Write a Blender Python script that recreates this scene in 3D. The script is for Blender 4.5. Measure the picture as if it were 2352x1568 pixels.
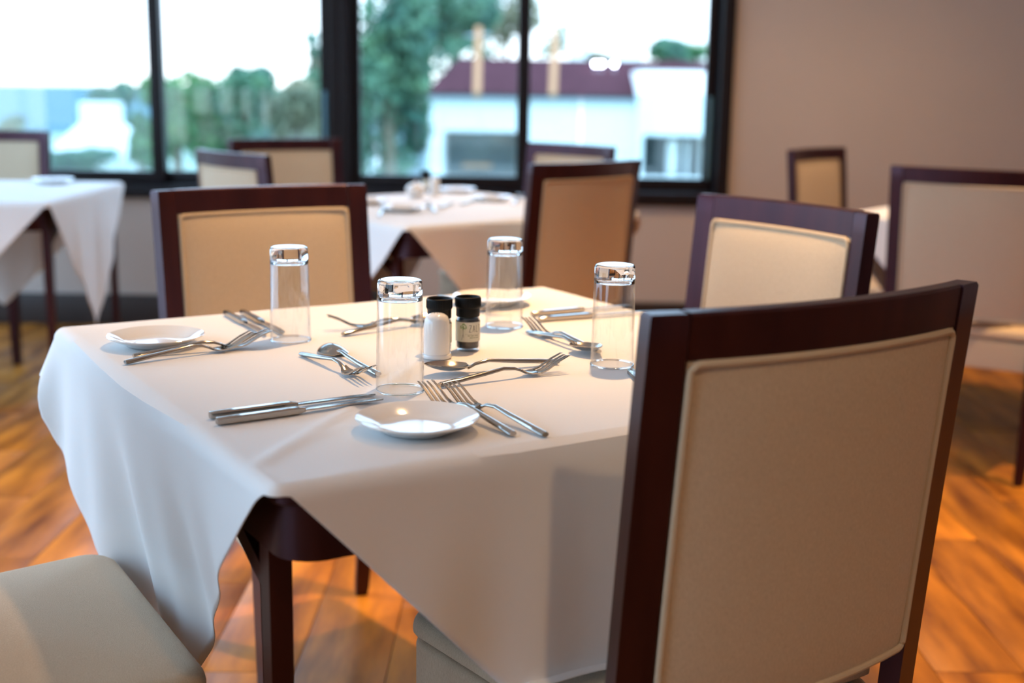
import bpy, bmesh, math, random
from mathutils import Vector, Matrix
random.seed(7)
for o in list(bpy.data.objects): bpy.data.objects.remove(o)
sc = bpy.context.scene
COL = sc.collection
PI = math.pi

# ------------------------------------------------------------------ camera
IW, IH = 2352, 1568
FPX, PITCH, ROLL, TZ = 2835.3, 0.2005, 0.0155, 0.76
HC = TZ + 0.3844
CAM = Vector((0, 0, HC))
_F = Vector((0, math.cos(PITCH), -math.sin(PITCH)))
_R0, _U0 = Vector((1, 0, 0)), Vector((0, math.sin(PITCH), math.cos(PITCH)))
_R = _R0*math.cos(ROLL) + _U0*math.sin(ROLL)
_U = _U0*math.cos(ROLL) - _R0*math.sin(ROLL)
def ray(x, y): return _F + _R*((x-IW/2)/FPX) - _U*((y-IH/2)/FPX)
def at_z(x, y, z):
    r = ray(x, y); return CAM + r*((z-HC)/r.z)
def at_y(x, y, Y):
    r = ray(x, y); return CAM + r*(Y/r.y)
cd = bpy.data.cameras.new('camera'); cam = bpy.data.objects.new('camera', cd); COL.objects.link(cam)
cam.matrix_world = Matrix(((_R.x, _U.x, -_F.x, 0), (_R.y, _U.y, -_F.y, 0), (_R.z, _U.z, -_F.z, HC), (0, 0, 0, 1)))
cd.sensor_width = 36; cd.lens = FPX/IW*36; cd.clip_start = 0.02; cd.clip_end = 9000
cd.dof.use_dof = True; cd.dof.focus_distance = 1.62; cd.dof.aperture_fstop = 2.6
sc.camera = cam

# ------------------------------------------------------------------ world, exposure
w = bpy.data.worlds.new('dusk_sky'); sc.world = w; w.use_nodes = True
nt = w.node_tree; nt.nodes.clear()
tc = nt.nodes.new('ShaderNodeTexCoord'); sx = nt.nodes.new('ShaderNodeSeparateXYZ')
rp = nt.nodes.new('ShaderNodeValToRGB'); bg = nt.nodes.new('ShaderNodeBackground'); wo = nt.nodes.new('ShaderNodeOutputWorld')
rp.color_ramp.elements[0].position = 0.0; rp.color_ramp.elements[0].color = (0.37, 0.395, 0.41, 1)
rp.color_ramp.elements[1].position = 0.7; rp.color_ramp.elements[1].color = (0.46, 0.68, 1.0, 1)
el_ = rp.color_ramp.elements.new(.16); el_.color = (0.30, 0.46, 0.65, 1)
nt.links.new(tc.outputs['Generated'], sx.inputs[0]); nt.links.new(sx.outputs['Z'], rp.inputs[0])
nt.links.new(rp.outputs[0], bg.inputs[0]); nt.links.new(bg.outputs[0], wo.inputs[0])
bg.inputs[1].default_value = 8.0
sc.view_settings.view_transform = 'Standard'; sc.view_settings.look = 'None'
sc.view_settings.gamma = 1; sc.view_settings.use_curve_mapping = False
sc.view_settings.exposure = 0.0
sc.cycles.max_bounces = 12; sc.cycles.transparent_max_bounces = 24; sc.cycles.sample_clamp_indirect = 6
WARM = (1.0, 0.60, 0.27)
# ceiling downlights: (x, y, watts, beam angle)
LAMPS = [(0.20, 2.48, 290, 74, 'over the laid table with upturned tumblers'), (0.0, 4.5, 80, 100, 'over the window table'),
         (-1.55, 2.75, 240, 74, 'over the floor on the glazed side'), (1.35, 4.6, 130, 116, 'near the plain wall by the window'),
         (2.05, 3.15, 270, 100, 'over the mauve grey backed chair'), (0.75, -0.2, 105, 112, 'above the chair seen from behind')]

# ------------------------------------------------------------------ materials
def mat(name, col, rough=.6, metal=0, spec=.5, var=None, vscale=(8, 8, 8), bump=0, bscale=(200, 200, 200), coat=0, sheen=0, emit=None, detail=4, rand=0):
    m = bpy.data.materials.new(name); m.use_nodes = True
    n = m.node_tree.nodes; l = m.node_tree.links; b = n['Principled BSDF']
    b.inputs['Base Color'].default_value = (*col, 1); b.inputs['Roughness'].default_value = rough
    b.inputs['Metallic'].default_value = metal; b.inputs['Specular IOR Level'].default_value = spec
    b.inputs['Coat Weight'].default_value = coat; b.inputs['Coat Roughness'].default_value = .12
    b.inputs['Sheen Weight'].default_value = sheen
    if emit:
        b.inputs['Emission Color'].default_value = (*emit[0], 1); b.inputs['Emission Strength'].default_value = emit[1]
    t = n.new('ShaderNodeTexCoord')
    if var:
        mp = n.new('ShaderNodeMapping'); mp.inputs['Scale'].default_value = vscale
        ns = n.new('ShaderNodeTexNoise'); ns.inputs['Scale'].default_value = 1; ns.inputs['Detail'].default_value = detail
        r = n.new('ShaderNodeValToRGB'); r.color_ramp.elements[0].position = .32; r.color_ramp.elements[1].position = .68
        r.color_ramp.elements[0].color = (*col, 1); r.color_ramp.elements[1].color = (*var, 1)
        l.new(t.outputs['Object'], mp.inputs[0]); l.new(mp.outputs[0], ns.inputs[0]); l.new(ns.outputs[0], r.inputs[0])
        src = r.outputs[0]
        if rand:
            oi = n.new('ShaderNodeObjectInfo'); ad = n.new('ShaderNodeVectorMath'); ad.operation = 'SCALE'
            cv = n.new('ShaderNodeCombineXYZ')
            l.new(oi.outputs['Random'], cv.inputs[0]); l.new(oi.outputs['Random'], cv.inputs[1])
            l.new(cv.outputs[0], ad.inputs[0]); ad.inputs['Scale'].default_value = 37.0
            ad2 = n.new('ShaderNodeVectorMath'); l.new(t.outputs['Object'], ad2.inputs[0]); l.new(ad.outputs[0], ad2.inputs[1])
            l.new(ad2.outputs[0], mp.inputs[0])
            hs = n.new('ShaderNodeHueSaturation'); mr = n.new('ShaderNodeMapRange')
            l.new(oi.outputs['Random'], mr.inputs[0]); mr.inputs[3].default_value = 1-rand; mr.inputs[4].default_value = 1+rand
            l.new(mr.outputs[0], hs.inputs['Value']); l.new(src, hs.inputs['Color']); src = hs.outputs[0]
        l.new(src, b.inputs['Base Color'])
    if bump:
        mp = n.new('ShaderNodeMapping'); mp.inputs['Scale'].default_value = bscale
        ns = n.new('ShaderNodeTexNoise'); ns.inputs['Scale'].default_value = 1; ns.inputs['Detail'].default_value = 2
        bp = n.new('ShaderNodeBump'); bp.inputs['Strength'].default_value = bump; bp.inputs['Distance'].default_value = .002
        l.new(t.outputs['Object'], mp.inputs[0]); l.new(mp.outputs[0], ns.inputs[0]); l.new(ns.outputs[0], bp.inputs['Height'])
        l.new(bp.outputs[0], b.inputs['Normal'])
    return m
def thin_glass(name, tint=(1, 1, 1), ior=1.45, base=0.0):
    m = bpy.data.materials.new(name); m.use_nodes = True
    n = m.node_tree.nodes; l = m.node_tree.links; n.clear()
    o = n.new('ShaderNodeOutputMaterial'); mx = n.new('ShaderNodeMixShader'); tr = n.new('ShaderNodeBsdfTransparent')
    gl = n.new('ShaderNodeBsdfGlossy'); lw = n.new('ShaderNodeLayerWeight'); ad = n.new('ShaderNodeMath'); pw_ = n.new('ShaderNodeMath'); ad.operation = 'MULTIPLY_ADD'; pw_.operation = 'POWER'
    tr.inputs[0].default_value = (*tint, 1); gl.inputs['Roughness'].default_value = .01; pw_.inputs[1].default_value = 4.0; lw.inputs[0].default_value = .5
    l.new(lw.outputs['Facing'], pw_.inputs[0]); l.new(pw_.outputs[0], ad.inputs[0])
    f0 = ((ior-1)/(ior+1))**2; ad.inputs[1].default_value = .85-f0; ad.inputs[2].default_value = f0+base
    l.new(ad.outputs[0], mx.inputs[0]); l.new(tr.outputs[0], mx.inputs[1]); l.new(gl.outputs[0], mx.inputs[2]); l.new(mx.outputs[0], o.inputs[0])
    return m
def thick_glass(name):
    m = mat(name, (1, 1, 1), .0); b = m.node_tree.nodes['Principled BSDF']
    b.inputs['Transmission Weight'].default_value = 1; b.inputs['IOR'].default_value = 1.5
    return m
M = {}
M['wood'] = mat('dark_mahogany', (.018, .0042, .0036), .34, spec=.38, var=(.035, .0082, .006), vscale=(30, 30, 4), bump=.05, bscale=(60, 60, 12))
M['wood'].node_tree.nodes['Principled BSDF'].inputs['Specular Tint'].default_value = (1, .62, .85, 1)
M['fabric'] = mat('beige_linen', (.50, .39, .27), .9, spec=.2, var=(.60, .48, .34), vscale=(700, 700, 220), bump=.35, bscale=(700, 700, 700), sheen=.15)
M['piping'] = mat('linen_piping', (.54, .43, .30), .9, spec=.2, bump=.2, bscale=(600, 600, 600))
M['cloth'] = mat('white_tablecloth', (.80, .785, .77), .85, spec=.2, bump=.12, bscale=(900, 900, 900), sheen=.1)
M['plank'] = mat('rustic_orange_oak', (.15, .042, .005), .36, spec=.35, var=(.60, .225, .022), vscale=(14, 2.4, 14), bump=.12, bscale=(40, 8, 40), detail=7, rand=.22)
M['subfloor'] = mat('dark_underlay', (.03, .02, .015), .9)
M['wall'] = mat('taupe_wall_paint', (.50, .43, .385), .8, spec=.2, var=(.52, .445, .40), vscale=(3, 3, 3), bump=.05, bscale=(150, 150, 150))
M['ceil'] = mat('white_ceiling_paint', (.78, .75, .70), .9, spec=.1)
M['skirting'] = mat('dark_brown_skirting', (.028, .015, .011), .5)
M['frame'] = mat('black_window_aluminium', (.010, .007, .009), .42, spec=.25)
M['strip'] = mat('steel_blue_pull', (.12, .26, .33), .4, metal=.3)
M['pane'] = thin_glass('window_glass', (.97, .99, .99), 1.3)
M['rail_glass'] = thin_glass('balustrade_glass', (.82, .91, .92), 1.45, .05)
M['tumbler'] = thin_glass('tumbler_glass', (.985, .99, .99), 1.45, .015)
M['solid_glass'] = thick_glass('solid_glass')
M['porcelain'] = mat('white_porcelain', (.82, .80, .77), .12, spec=.6, coat=.5)
M['steel'] = mat('polished_steel', (.40, .365, .325), .16, metal=1)
M['cap'] = mat('black_plastic', (.005, .006, .007), .5, spec=.2)
M['pepper'] = mat('peppercorns', (.012, .010, .012), .6, var=(.05, .035, .03), vscale=(400, 400, 400), bump=.8, bscale=(400, 400, 400))
M['paper'] = mat('cream_label_paper', (.80, .78, .68), .7, var=(.74, .74, .62), vscale=(60, 60, 60))
M['ink'] = mat('dark_ink', (.03, .03, .025), .7)
M['olive'] = mat('olive_print', (.30, .33, .20), .7)
M['leafprint'] = mat('green_print', (.16, .30, .08), .7, var=(.30, .42, .16), vscale=(900, 900, 900))
M['lens'] = mat('lamp_lens', (1, 1, 1), .5, emit=((1, .72, .42), 14))
M['lamp_ring'] = mat('white_lamp_ring', (.8, .8, .78), .4)
# outside
M['sea'] = mat('turquoise_sea', (.055, .12, .135), .8, spec=.05, var=(.062, .13, .145), vscale=(.004, .02, .004))
M['ground'] = mat('garden_ground', (.16, .22, .16), .9, var=(.34, .36, .26), vscale=(.35, .35, .35))
M['render_white'] = mat('white_render', (.93, .90, .87), .8)
M['roof'] = mat('plum_roof_tiles', (.045, .015, .019), .9, spec=.05, var=(.06, .021, .026), vscale=(3, 3, 3), bump=.4, bscale=(6, 6, 6))
M['gutter'] = mat('grey_gutter', (.33, .38, .42), .6)
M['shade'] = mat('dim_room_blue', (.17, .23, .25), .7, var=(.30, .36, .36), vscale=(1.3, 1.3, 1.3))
M['tan_strip_table'] = mat('tan_reflection_and_table', (.52, .27, .14), .8)  # porch table, and strips standing in for interior reflections
M['bark'] = mat('bark', (.13, .10, .07), .9, var=(.22, .17, .11), vscale=(6, 6, 2))
M['leaf_a'] = mat('teal_green_leaves', (.008, .075, .058), .7, var=(.085, .20, .095), vscale=(1.3, 1.3, 1.3))
M['leaf_b'] = mat('green_leaves', (.015, .10, .045), .7, var=(.10, .23, .055), vscale=(2.2, 2.2, 2.2))
M['leaf_c'] = mat('brown_green_leaves', (.10, .12, .06), .8, var=(.22, .20, .12), vscale=(1.8, 1.8, 1.8))
M['globe'] = mat('lamp_globe', (1, 1, 1), .4, emit=((.86, .84, 1), 30))
M['dome'] = mat('cream_dome', (.86, .80, .70), .8)

# ------------------------------------------------------------------ helpers
def obj(name, verts, faces, m, parent=None, smooth=True, loc=None):
    me = bpy.data.meshes.new(name); me.from_pydata([tuple(v) for v in verts], [], faces); me.update()
    bm = bmesh.new(); bm.from_mesh(me); bmesh.ops.recalc_face_normals(bm, faces=bm.faces); bm.to_mesh(me); bm.free()
    me.materials.append(M[m] if isinstance(m, str) else m)
    if smooth:
        me.polygons.foreach_set('use_smooth', [True]*len(me.polygons))
        try: me.set_sharp_from_angle(angle=math.radians(38))
        except Exception: pass
    o = bpy.data.objects.new(name, me); COL.objects.link(o)
    if parent: o.parent = parent
    if loc: o.location = loc
    return o
def tag(o, label=None, cat=None, group=None, kind=None):
    if label: o['label'] = label
    if cat: o['category'] = cat
    if group: o['group'] = group
    if kind: o['kind'] = kind
    return o
def empty(name, loc=(0, 0, 0), rz=0):
    o = bpy.data.objects.new(name, None); COL.objects.link(o); o.location = loc; o.rotation_euler = (0, 0, rz)
    o.empty_display_size = .05; return o
def copy_tree(o, parent=None):
    c = o.copy(); COL.objects.link(c); c.parent = parent
    for ch in list(o.children): copy_tree(ch, c)
    return c
class MB:
    def __init__(s): s.v = []; s.f = []
    def add(s, vs, fs):
        n = len(s.v); s.v += [tuple(v) for v in vs]; s.f += [tuple(i+n for i in f) for f in fs]; return s
    def box(s, x0, x1, y0, y1, z0, z1, bev=0):
        if bev <= 0:
            vs = [(x, y, z) for z in (z0, z1) for y in (y0, y1) for x in (x0, x1)]
            return s.add(vs, [(0, 2, 3, 1), (4, 5, 7, 6), (0, 1, 5, 4), (2, 6, 7, 3), (0, 4, 6, 2), (1, 3, 7, 5)])
        bm = bmesh.new(); bmesh.ops.create_cube(bm, size=1)
        for v in bm.verts: v.co = Vector(((x0+x1)/2+v.co.x*(x1-x0), (y0+y1)/2+v.co.y*(y1-y0), (z0+z1)/2+v.co.z*(z1-z0)))
        bmesh.ops.bevel(bm, geom=bm.edges[:], offset=bev, segments=2, affect='EDGES', profile=.6)
        bm.verts.index_update()
        s.add([v.co.copy() for v in bm.verts], [tuple(v.index for v in f.verts) for f in bm.faces]); bm.free(); return s
    def loft(s, rings, caps=True, closed=True):
        n = len(rings[0]); vs = [p for r in rings for p in r]; fs = []
        for i in range(len(rings)-1):
            for j in range(n if closed else n-1):
                k = (j+1) % n; fs.append((i*n+j, i*n+k, (i+1)*n+k, (i+1)*n+j))
        if caps: fs += [tuple(range(n))[::-1], tuple((len(rings)-1)*n+j for j in range(n))]
        return s.add(vs, fs)
    def lathe(s, prof, seg=40, c=(0, 0, 0)):
        rings = [[(c[0]+max(r, 1e-5)*math.cos(2*PI*j/seg), c[1]+max(r, 1e-5)*math.sin(2*PI*j/seg), c[2]+z) for j in range(seg)] for r, z in prof]
        return s.loft(rings, caps=False)
    def tube(s, pts, r, seg=8, closed=False):
        pts = [Vector(p) for p in pts]; rings = []; n = len(pts)
        for i, p in enumerate(pts):
            if closed: d = pts[(i+1) % n]-pts[i-1]
            else: d = pts[min(i+1, n-1)]-pts[max(i-1, 0)]
            d.normalize(); a = Vector((0, 0, 1)) if abs(d.z) < .9 else Vector((0, 1, 0))
            x = d.cross(a).normalized(); y = x.cross(d)
            rr = r[i] if isinstance(r, (list, tuple)) else r
            rings.append([p+x*(rr*math.cos(2*PI*j/seg))+y*(rr*math.sin(2*PI*j/seg)) for j in range(seg)])
        if closed: rings.append(rings[0]); return s.loft(rings, caps=False)
        return s.loft(rings)
    def build(s, name, m, parent=None, smooth=True, loc=None): return obj(name, s.v, s.f, m, parent, smooth, loc)
def box(name, m, parent, x0, x1, y0, y1, z0, z1, bev=0, smooth=True): return MB().box(x0, x1, y0, y1, z0, z1, bev).build(name, m, parent, smooth)

# ------------------------------------------------------------------ room shell
YW, XL, XR, YB, ZC = 5.9, -3.2, 4.2, -3.6, 2.72
WIN = [(-2.62, -0.821, -1.695), (-0.821, 1.012, 0.036)]     # x0, x1, middle stile
Z0, Z1 = 0.617, 2.42
# floor with planks
fl = box('floor', 'subfloor', None, XL, XR, YB, YW, -.08, -.012); tag(fl, 'orange brown rustic plank floor', None, kind='structure')
PWID, PLEN = .185, 1.22
pv = MB().box(-PWID/2+.0008, PWID/2-.0008, -PLEN/2+.0008, PLEN/2-.0008, -.012, 0, .0016)
plank0 = None; rest = MB(); nrow = int((XR-XL)/PWID)+1; cnt = 0
for i in range(nrow):
    x = XL+PWID*(i+.5); y = YB+PLEN*(.5-((i*.37) % 1))
    while y-PLEN/2 < YW:
        ya, yb = max(y-PLEN/2, YB), min(y+PLEN/2, YW); xa, xb = max(x-PWID/2, XL), min(x+PWID/2, XR)
        full = (yb-ya) > PLEN-.01 and (xb-xa) > PWID-.01
        if full and -2.6 < x < 2.6 and 1.8 < y < YW:
            if plank0 is None: plank0 = pv.build('plank', 'plank', fl); p = plank0
            else: p = plank0.copy(); COL.objects.link(p)
            p.location = (x, y, 0); cnt += 1
        elif yb-ya > .03 and xb-xa > .03:
            if -2.6 < x < 2.6 and yb > 1.8:
                box('plank', 'plank', fl, xa+.0008, xb-.0008, ya+.0008, yb-.0008, -.012, 0, .0016)
            else: rest.box(xa+.0008, xb-.0008, ya+.0008, yb-.0008, -.012, 0)
        y += PLEN
tag(rest.build('plank_field', 'plank', fl), kind='stuff')
c_ = box('ceiling', 'ceil', None, XL-.15, XR+.15, YB-.15, YW+.15, ZC, ZC+.1); tag(c_, kind='structure')
X0, X1 = WIN[0][0], WIN[1][1]; WT = .16
wb = MB()
wb.box(XL-.15, X0, YW, YW+WT, -.1, ZC).box(X1, XR+.15, YW, YW+WT, -.1, ZC).box(X0, X1, YW, YW+WT, -.1, Z0).box(X0, X1, YW, YW+WT, Z1, ZC)
tag(wb.build('wall_back', 'wall', None, False), kind='structure')
tag(box('wall_right', 'wall', None, XR, XR+.15, YB, YW, -.1, ZC), kind='structure')
tag(box('wall_front', 'wall', None, XL-.15, XR+.15, YB-.15, YB, -.1, ZC), kind='structure')
M['bounce_tile'] = mat('daylight_bounce_tiles', (.74, .74, .72), .6, var=(.68, .69, .68), vscale=(1.5, 1.5, 1.5))  # pale so the added side terrace bounces sky light indoors
# left wall: long unseen glazed side, made full height for more blue daylight
SIDE = [(-2.9, -0.75), (-0.75, 1.4), (1.4, 3.55), (3.55, 5.6)]
ZL0, ZL1 = .12, 2.5
wl = MB().box(XL-.15, XL, YB, SIDE[0][0], -.1, ZC).box(XL-.15, XL, SIDE[-1][1], YW, -.1, ZC)
wl.box(XL-.15, XL, SIDE[0][0], SIDE[-1][1], -.1, ZL0).box(XL-.15, XL, SIDE[0][0], SIDE[-1][1], ZL1, ZC)
tag(wl.build('wall_left', 'wall', None, False), kind='structure')
for nm, a in (('baseboard_back', (XL, XR, YW-.016, YW, 0, .15)), ('baseboard_right', (XR-.016, XR, YB, YW-.016, 0, .15))):
    tag(box(nm, 'skirting', None, *a, .004), kind='structure')
for i, (a, b, mid) in enumerate(WIN):
    wn = empty(f'window_{i+1}', ((a+b)/2, YW, Z0)); tag(wn, 'black framed sliding window looking out over gardens and sea', kind='structure')
    ox, oz = (a+b)/2, Z0
    def wpart(name, m, x0, x1, y0, y1, z0, z1, bev=.004, par=None):
        return box(name, m, wn, x0-ox, x1-ox, y0-YW, y1-YW, z0-oz, z1-oz, bev)
    jl = .05; jr = .05 if i == 0 else .06
    wpart('jamb', 'frame', a, a+jl-.001, YW-.03, YW+.12, Z0, Z1); wpart('jamb', 'frame', b-jr+.001, b, YW-.03, YW+.12, Z0, Z1)
    wpart('sill_track', 'frame', a+jl, b-jr, YW-.03, YW+.12, Z0, Z0+.062); wpart('head_track', 'frame', a+jl, b-jr, YW-.03, YW+.12, Z1-.06, Z1)
    for k, (p, q, yo) in enumerate(((a+jl, mid+.030, .012), (mid-.030, b-jr, .058))):
        s0 = .012 if (i == 0 and k == 0) else .0
        zl, zh = Z0+.063, Z1-.061
        wpart('stile', 'frame', p, p+(.058 if k else .04), YW+yo, YW+yo+.036, zl, zh); wpart('stile', 'frame', q-(.058 if not k else .055), q, YW+yo, YW+yo+.036, zl, zh)
        wpart('bottom_rail', 'frame', p+.03, q-.03, YW+yo+.001, YW+yo+.035, zl, zl+.062); wpart('top_rail', 'frame', p+.03, q-.03, YW+yo+.001, YW+yo+.035, zh-.05, zh)
        wpart('pane', 'pane', p+.03, q-.03, YW+yo+.015, YW+yo+.020, zl+.05, zh-.04, 0)
    hx = b-jr-.030
    wpart('pull_handle', 'strip', hx-.010, hx+.008, YW+.046, YW+.057, .74, 1.13, .003)
for i, (a, b) in enumerate(SIDE):
    wn = empty(f'window_{i+3}', (XL, (a+b)/2, ZL0)); tag(wn, 'tall black framed glass door along the left wall', kind='structure'); oy = (a+b)/2
    def spart(name, m, y0, y1, z0, z1, x0=-.09, x1=-.03, bev=.003): return box(name, m, wn, x0, x1, y0-oy, y1-oy, z0-ZL0, z1-ZL0, bev)
    spart('jamb', 'frame', a, a+.04, ZL0, ZL1); spart('jamb', 'frame', b-.04, b, ZL0, ZL1); spart('stile', 'frame', oy-.03, oy+.03, ZL0+.06, ZL1-.06)
    spart('bottom_rail', 'frame', a+.041, b-.041, ZL0, ZL0+.06); spart('top_rail', 'frame', a+.041, b-.041, ZL1-.06, ZL1)
    spart('pane', 'pane', a+.035, oy-.025, ZL0+.05, ZL1-.05, -.062, -.057, 0); spart('pane', 'pane', oy+.025, b-.035, ZL0+.05, ZL1-.05, -.062, -.057, 0)
def portal(name, loc, rot, sx_, sy_):
    ld = bpy.data.lights.new(name, 'AREA'); ld.shape = 'RECTANGLE'; ld.size = sx_; ld.size_y = sy_; ld.energy = 1; ld.cycles.is_portal = True
    o = bpy.data.objects.new(name, ld); COL.objects.link(o); o.location = loc; o.rotation_euler = rot
portal('window_portal', ((X0+X1)/2, YW+.14, (Z0+Z1)/2), (-PI/2, 0, 0), X1-X0, Z1-Z0)
portal('side_portal', (XL-.13, (SIDE[0][0]+SIDE[-1][1])/2, (ZL0+ZL1)/2), (0, -PI/2, 0), ZL1-ZL0, SIDE[-1][1]-SIDE[0][0])

# ceiling downlights
for i, (x, y, W_, beam, where) in enumerate(LAMPS):
    t = empty('downlight', (x, y, ZC)); tag(t, 'round recessed warm downlight '+where, 'downlight', 'ceiling downlights')
    MB().lathe([(.048, -.001), (.062, -.001), (.064, -.006), (.060, -.010), (.048, -.010), (.048, -.001)], 28).build('trim_ring', 'lamp_ring', t)
    MB().lathe([(0, -.004), (.046, -.004), (.046, -.002), (0, -.002)], 24).build('lens', 'lens', t)
    ld = bpy.data.lights.new('downlight_beam', 'SPOT'); ld.energy = W_; ld.color = WARM; ld.spot_size = math.radians(beam); ld.spot_blend = 1; ld.shadow_soft_size = .045
    lo = bpy.data.objects.new('downlight_beam', ld); COL.objects.link(lo); lo.parent = t; lo.location = (0, 0, -.03)

# ------------------------------------------------------------------ chairs
CW, SAG = .465, .032
def back_y(z):      # local y of the post ends at height z (rear of the chair is -y)
    if z < .36: return -.212-.030*(1-z/.36)**1.5
    return -.212-.048*((z-.36)/.58)**1.2
def back_pt(s, z, off=0.0, half=CW/2):   # s in -1..1 across the back, off along the outward (rear) normal
    x = s*half; y = back_y(z)-SAG*(1-s*s)
    nx = -2*SAG*s/half*-1; n = Vector((-(2*SAG*s/half)*-1, -1, 0)).normalized(); n = Vector((n.x*1, n.y, 0))
    return Vector((x, y, z))+Vector((n.x, n.y, 0))*off
def make_chair():
    root = empty('dining_chair')
    PWD, TH = .041, .027
    for sd in (-1, 1):
        rings = []
        for z in (0, .02, .1, .2, .3, .36, .42, .5, .6, .7, .8, .9, .936, .94):
            k = 1 if z > .36 else .72+.28*z/.36
            xo = CW/2 if z > .36 else CW/2-.012*(1-z/.36)
            sh = 0 if 0.001 < z < .94 else .002
            a = Vector((sd*xo, back_y(z), z)); tang = Vector((1, 2*SAG*sd/(CW/2), 0)).normalized()   # along the arc
            nrm = Vector((tang.y, -tang.x, 0))
            i0, i1 = a-tang*(sd*sh), a-tang*(sd*(PWD*k-sh))
            hh = TH*k/2-sh
            rings.append([i0+nrm*hh, i1+nrm*hh, i1-nrm*hh, i0-nrm*hh])
        bm_ = MB().loft(rings); bm_.build('back_post', 'wood', root)
    s1 = 1-PWD/(CW/2)-.002
    def arc_slab(z0, z1, th, n=14, bev=.003):
        rings = []
        for i in range(n+1):
            s = -s1+2*s1*i/n; r = []
            for (z, o) in ((z0, -th), (z0, th), (z1-bev, th), (z1, th-bev), (z1, -th+bev), (z1-bev, -th)): r.append(back_pt(s, z, o))
            rings.append(r)
        return MB().loft(rings)
    arc_slab(.893, .9405, .0125).build('top_rail', 'wood', root)
    # upholstered panel with piping
    zb, zt = .492, .892; sp = s1-.004; n, m_ = 18, 18; mb = MB()
    def pillow(a, b): return (max(0, 1-abs(a)**4)*max(0, 1-abs(b)**4))**.6
    for sgn in (1, -1):
        vs = []; fs = []
        for i in range(n+1):
            for j in range(m_+1):
                a, b = -1+2*i/n, -1+2*j/m_
                vs.append(back_pt(a*sp, (zb+zt)/2+b*(zt-zb)/2, sgn*(.0115+(.0065 if sgn > 0 else .013)*pillow(a, b))))
        for i in range(n):
            for j in range(m_): fs.append((i*(m_+1)+j, (i+1)*(m_+1)+j, (i+1)*(m_+1)+j+1, i*(m_+1)+j+1))
        mb.add(vs, fs)
    rim = [(-1+2*i/n, -1) for i in range(n)]+[(1, -1+2*j/m_) for j in range(m_)]+[(1-2*i/n, 1) for i in range(n)]+[(-1, 1-2*j/m_) for j in range(m_)]
    vs = [back_pt(a*sp, (zb+zt)/2+b*(zt-zb)/2, o) for o in (.0115, -.0115) for a, b in rim]; L = len(rim)
    mb.add(vs, [(i, (i+1) % L, L+(i+1) % L, L+i) for i in range(L)])
    bk = mb.build('backrest', 'fabric', root)
    for sgn in (1, -1):
        pts = []
        R_ = .055
        for (cx, cz, a0) in ((1, 1, 0), (-1, 1, 90), (-1, -1, 180), (1, -1, 270)):
            for k in range(5):
                a = math.radians(a0+90*k/4)
                ss = cx*(1-R_)+R_*math.cos(a); zz = cz*(1-R_)+R_*math.sin(a)
                pts.append((ss*.985, zz*.985))
        full = []
        for i in range(len(pts)):
            p, q = pts[i], pts[(i+1) % len(pts)]; d = math.hypot(q[0]-p[0], q[1]-p[1]); k = max(1, int(d/.15))
            for j in range(k): full.append((p[0]+(q[0]-p[0])*j/k, p[1]+(q[1]-p[1])*j/k))
        MB().tube([back_pt(a*sp, (zb+zt)/2+b*(zt-zb)/2, sgn*.0135) for a, b in full], .0042, 8, True).build('piping', 'piping', bk)
    # seat
    def pad(z0, z1, x_f, x_r, y0, y1, rad, crown, er):
        seg = 6; rings = []
        def ring(ins, z):
            pts = []
            for (cx, cy, a0, hw) in ((1, 1, 0, x_f), (-1, 1, 90, x_f), (-1, -1, 180, x_r), (1, -1, 270, x_r)):
                rr = max(rad-ins, .003); R2 = rr if cy > 0 else min(rr, .015)
                for k in range(seg+1):
                    a = math.radians(a0+90*k/seg)
                    pts.append((cx*(hw-ins-R2)+R2*math.cos(a), (y1-ins-R2 if cy > 0 else y0+ins+R2)+R2*math.sin(a), z))
            return pts
        rings.append(ring(er*.6, z0)); rings.append(ring(0, z0+er*.5)); rings.append(ring(0, z1-er))
        for k in range(1, 5):
            a = PI/2*k/4; rings.append(ring(er*(1-math.cos(a)), z1-er+er*math.sin(a)))
        last = rings[-1]; cx_ = sum(p[0] for p in last)/len(last); cy_ = sum(p[1] for p in last)/len(last)
        for k in (.9, .75, .55, .3, .05):
            rings.append([(cx_+(p[0]-cx_)*k, cy_+(p[1]-cy_)*k, z1+crown*(1-k*k)) for p in last])
        return MB().loft(rings)
    pad(.425, .462, .242, .205, -.195, .235, .05, .014, .022).build('seat_cushion', 'fabric', root)
    pad(.335, .4245, .238, .202, -.195, .229, .045, 0, .008).build('seat_base', 'fabric', root)
    for sd in (-1, 1):
        rings = []
        for z, h in ((0, .014), (.004, .015), (.334, .020)):
            cx, cy = sd*.205, .198
            rings.append([(cx-h, cy-h, z), (cx+h, cy-h, z), (cx+h, cy+h, z), (cx-h, cy+h, z)])
        MB().loft(rings).build('leg', 'wood', root)
    return root
proto_chair = make_chair(); used = [False]
def chair_at(mx, my, ang, label):     # mx, my: midpoint between the post tops; ang: world angle of the facing direction
    f = Vector((math.cos(ang), math.sin(ang), 0)); p = Vector((mx, my, 0))+f*.260
    c = proto_chair if not used[0] else copy_tree(proto_chair)
    used[0] = True; c.location = p; c.rotation_euler = (0, 0, ang-PI/2)
    tag(c, label, 'chair', 'matching dining chairs'); return c
YAW1 = .5618; C1 = Vector((-.0844, 1.799))
Y2 = .70; C2 = Vector((-.248, 4.148))
Y3 = 1.62-PI/2; C3 = Vector((-2.02, 4.49))
Y4 = math.radians(-38); C4 = Vector((1.76, 4.20))
def dirs(y): return Vector((math.cos(y), math.sin(y))), Vector((-math.sin(y), math.cos(y)))
def span(a, b): # angle of the facing direction from the two post tops (left to right seen from behind)
    return math.atan2(b[1]-a[1], b[0]-a[0])
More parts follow.
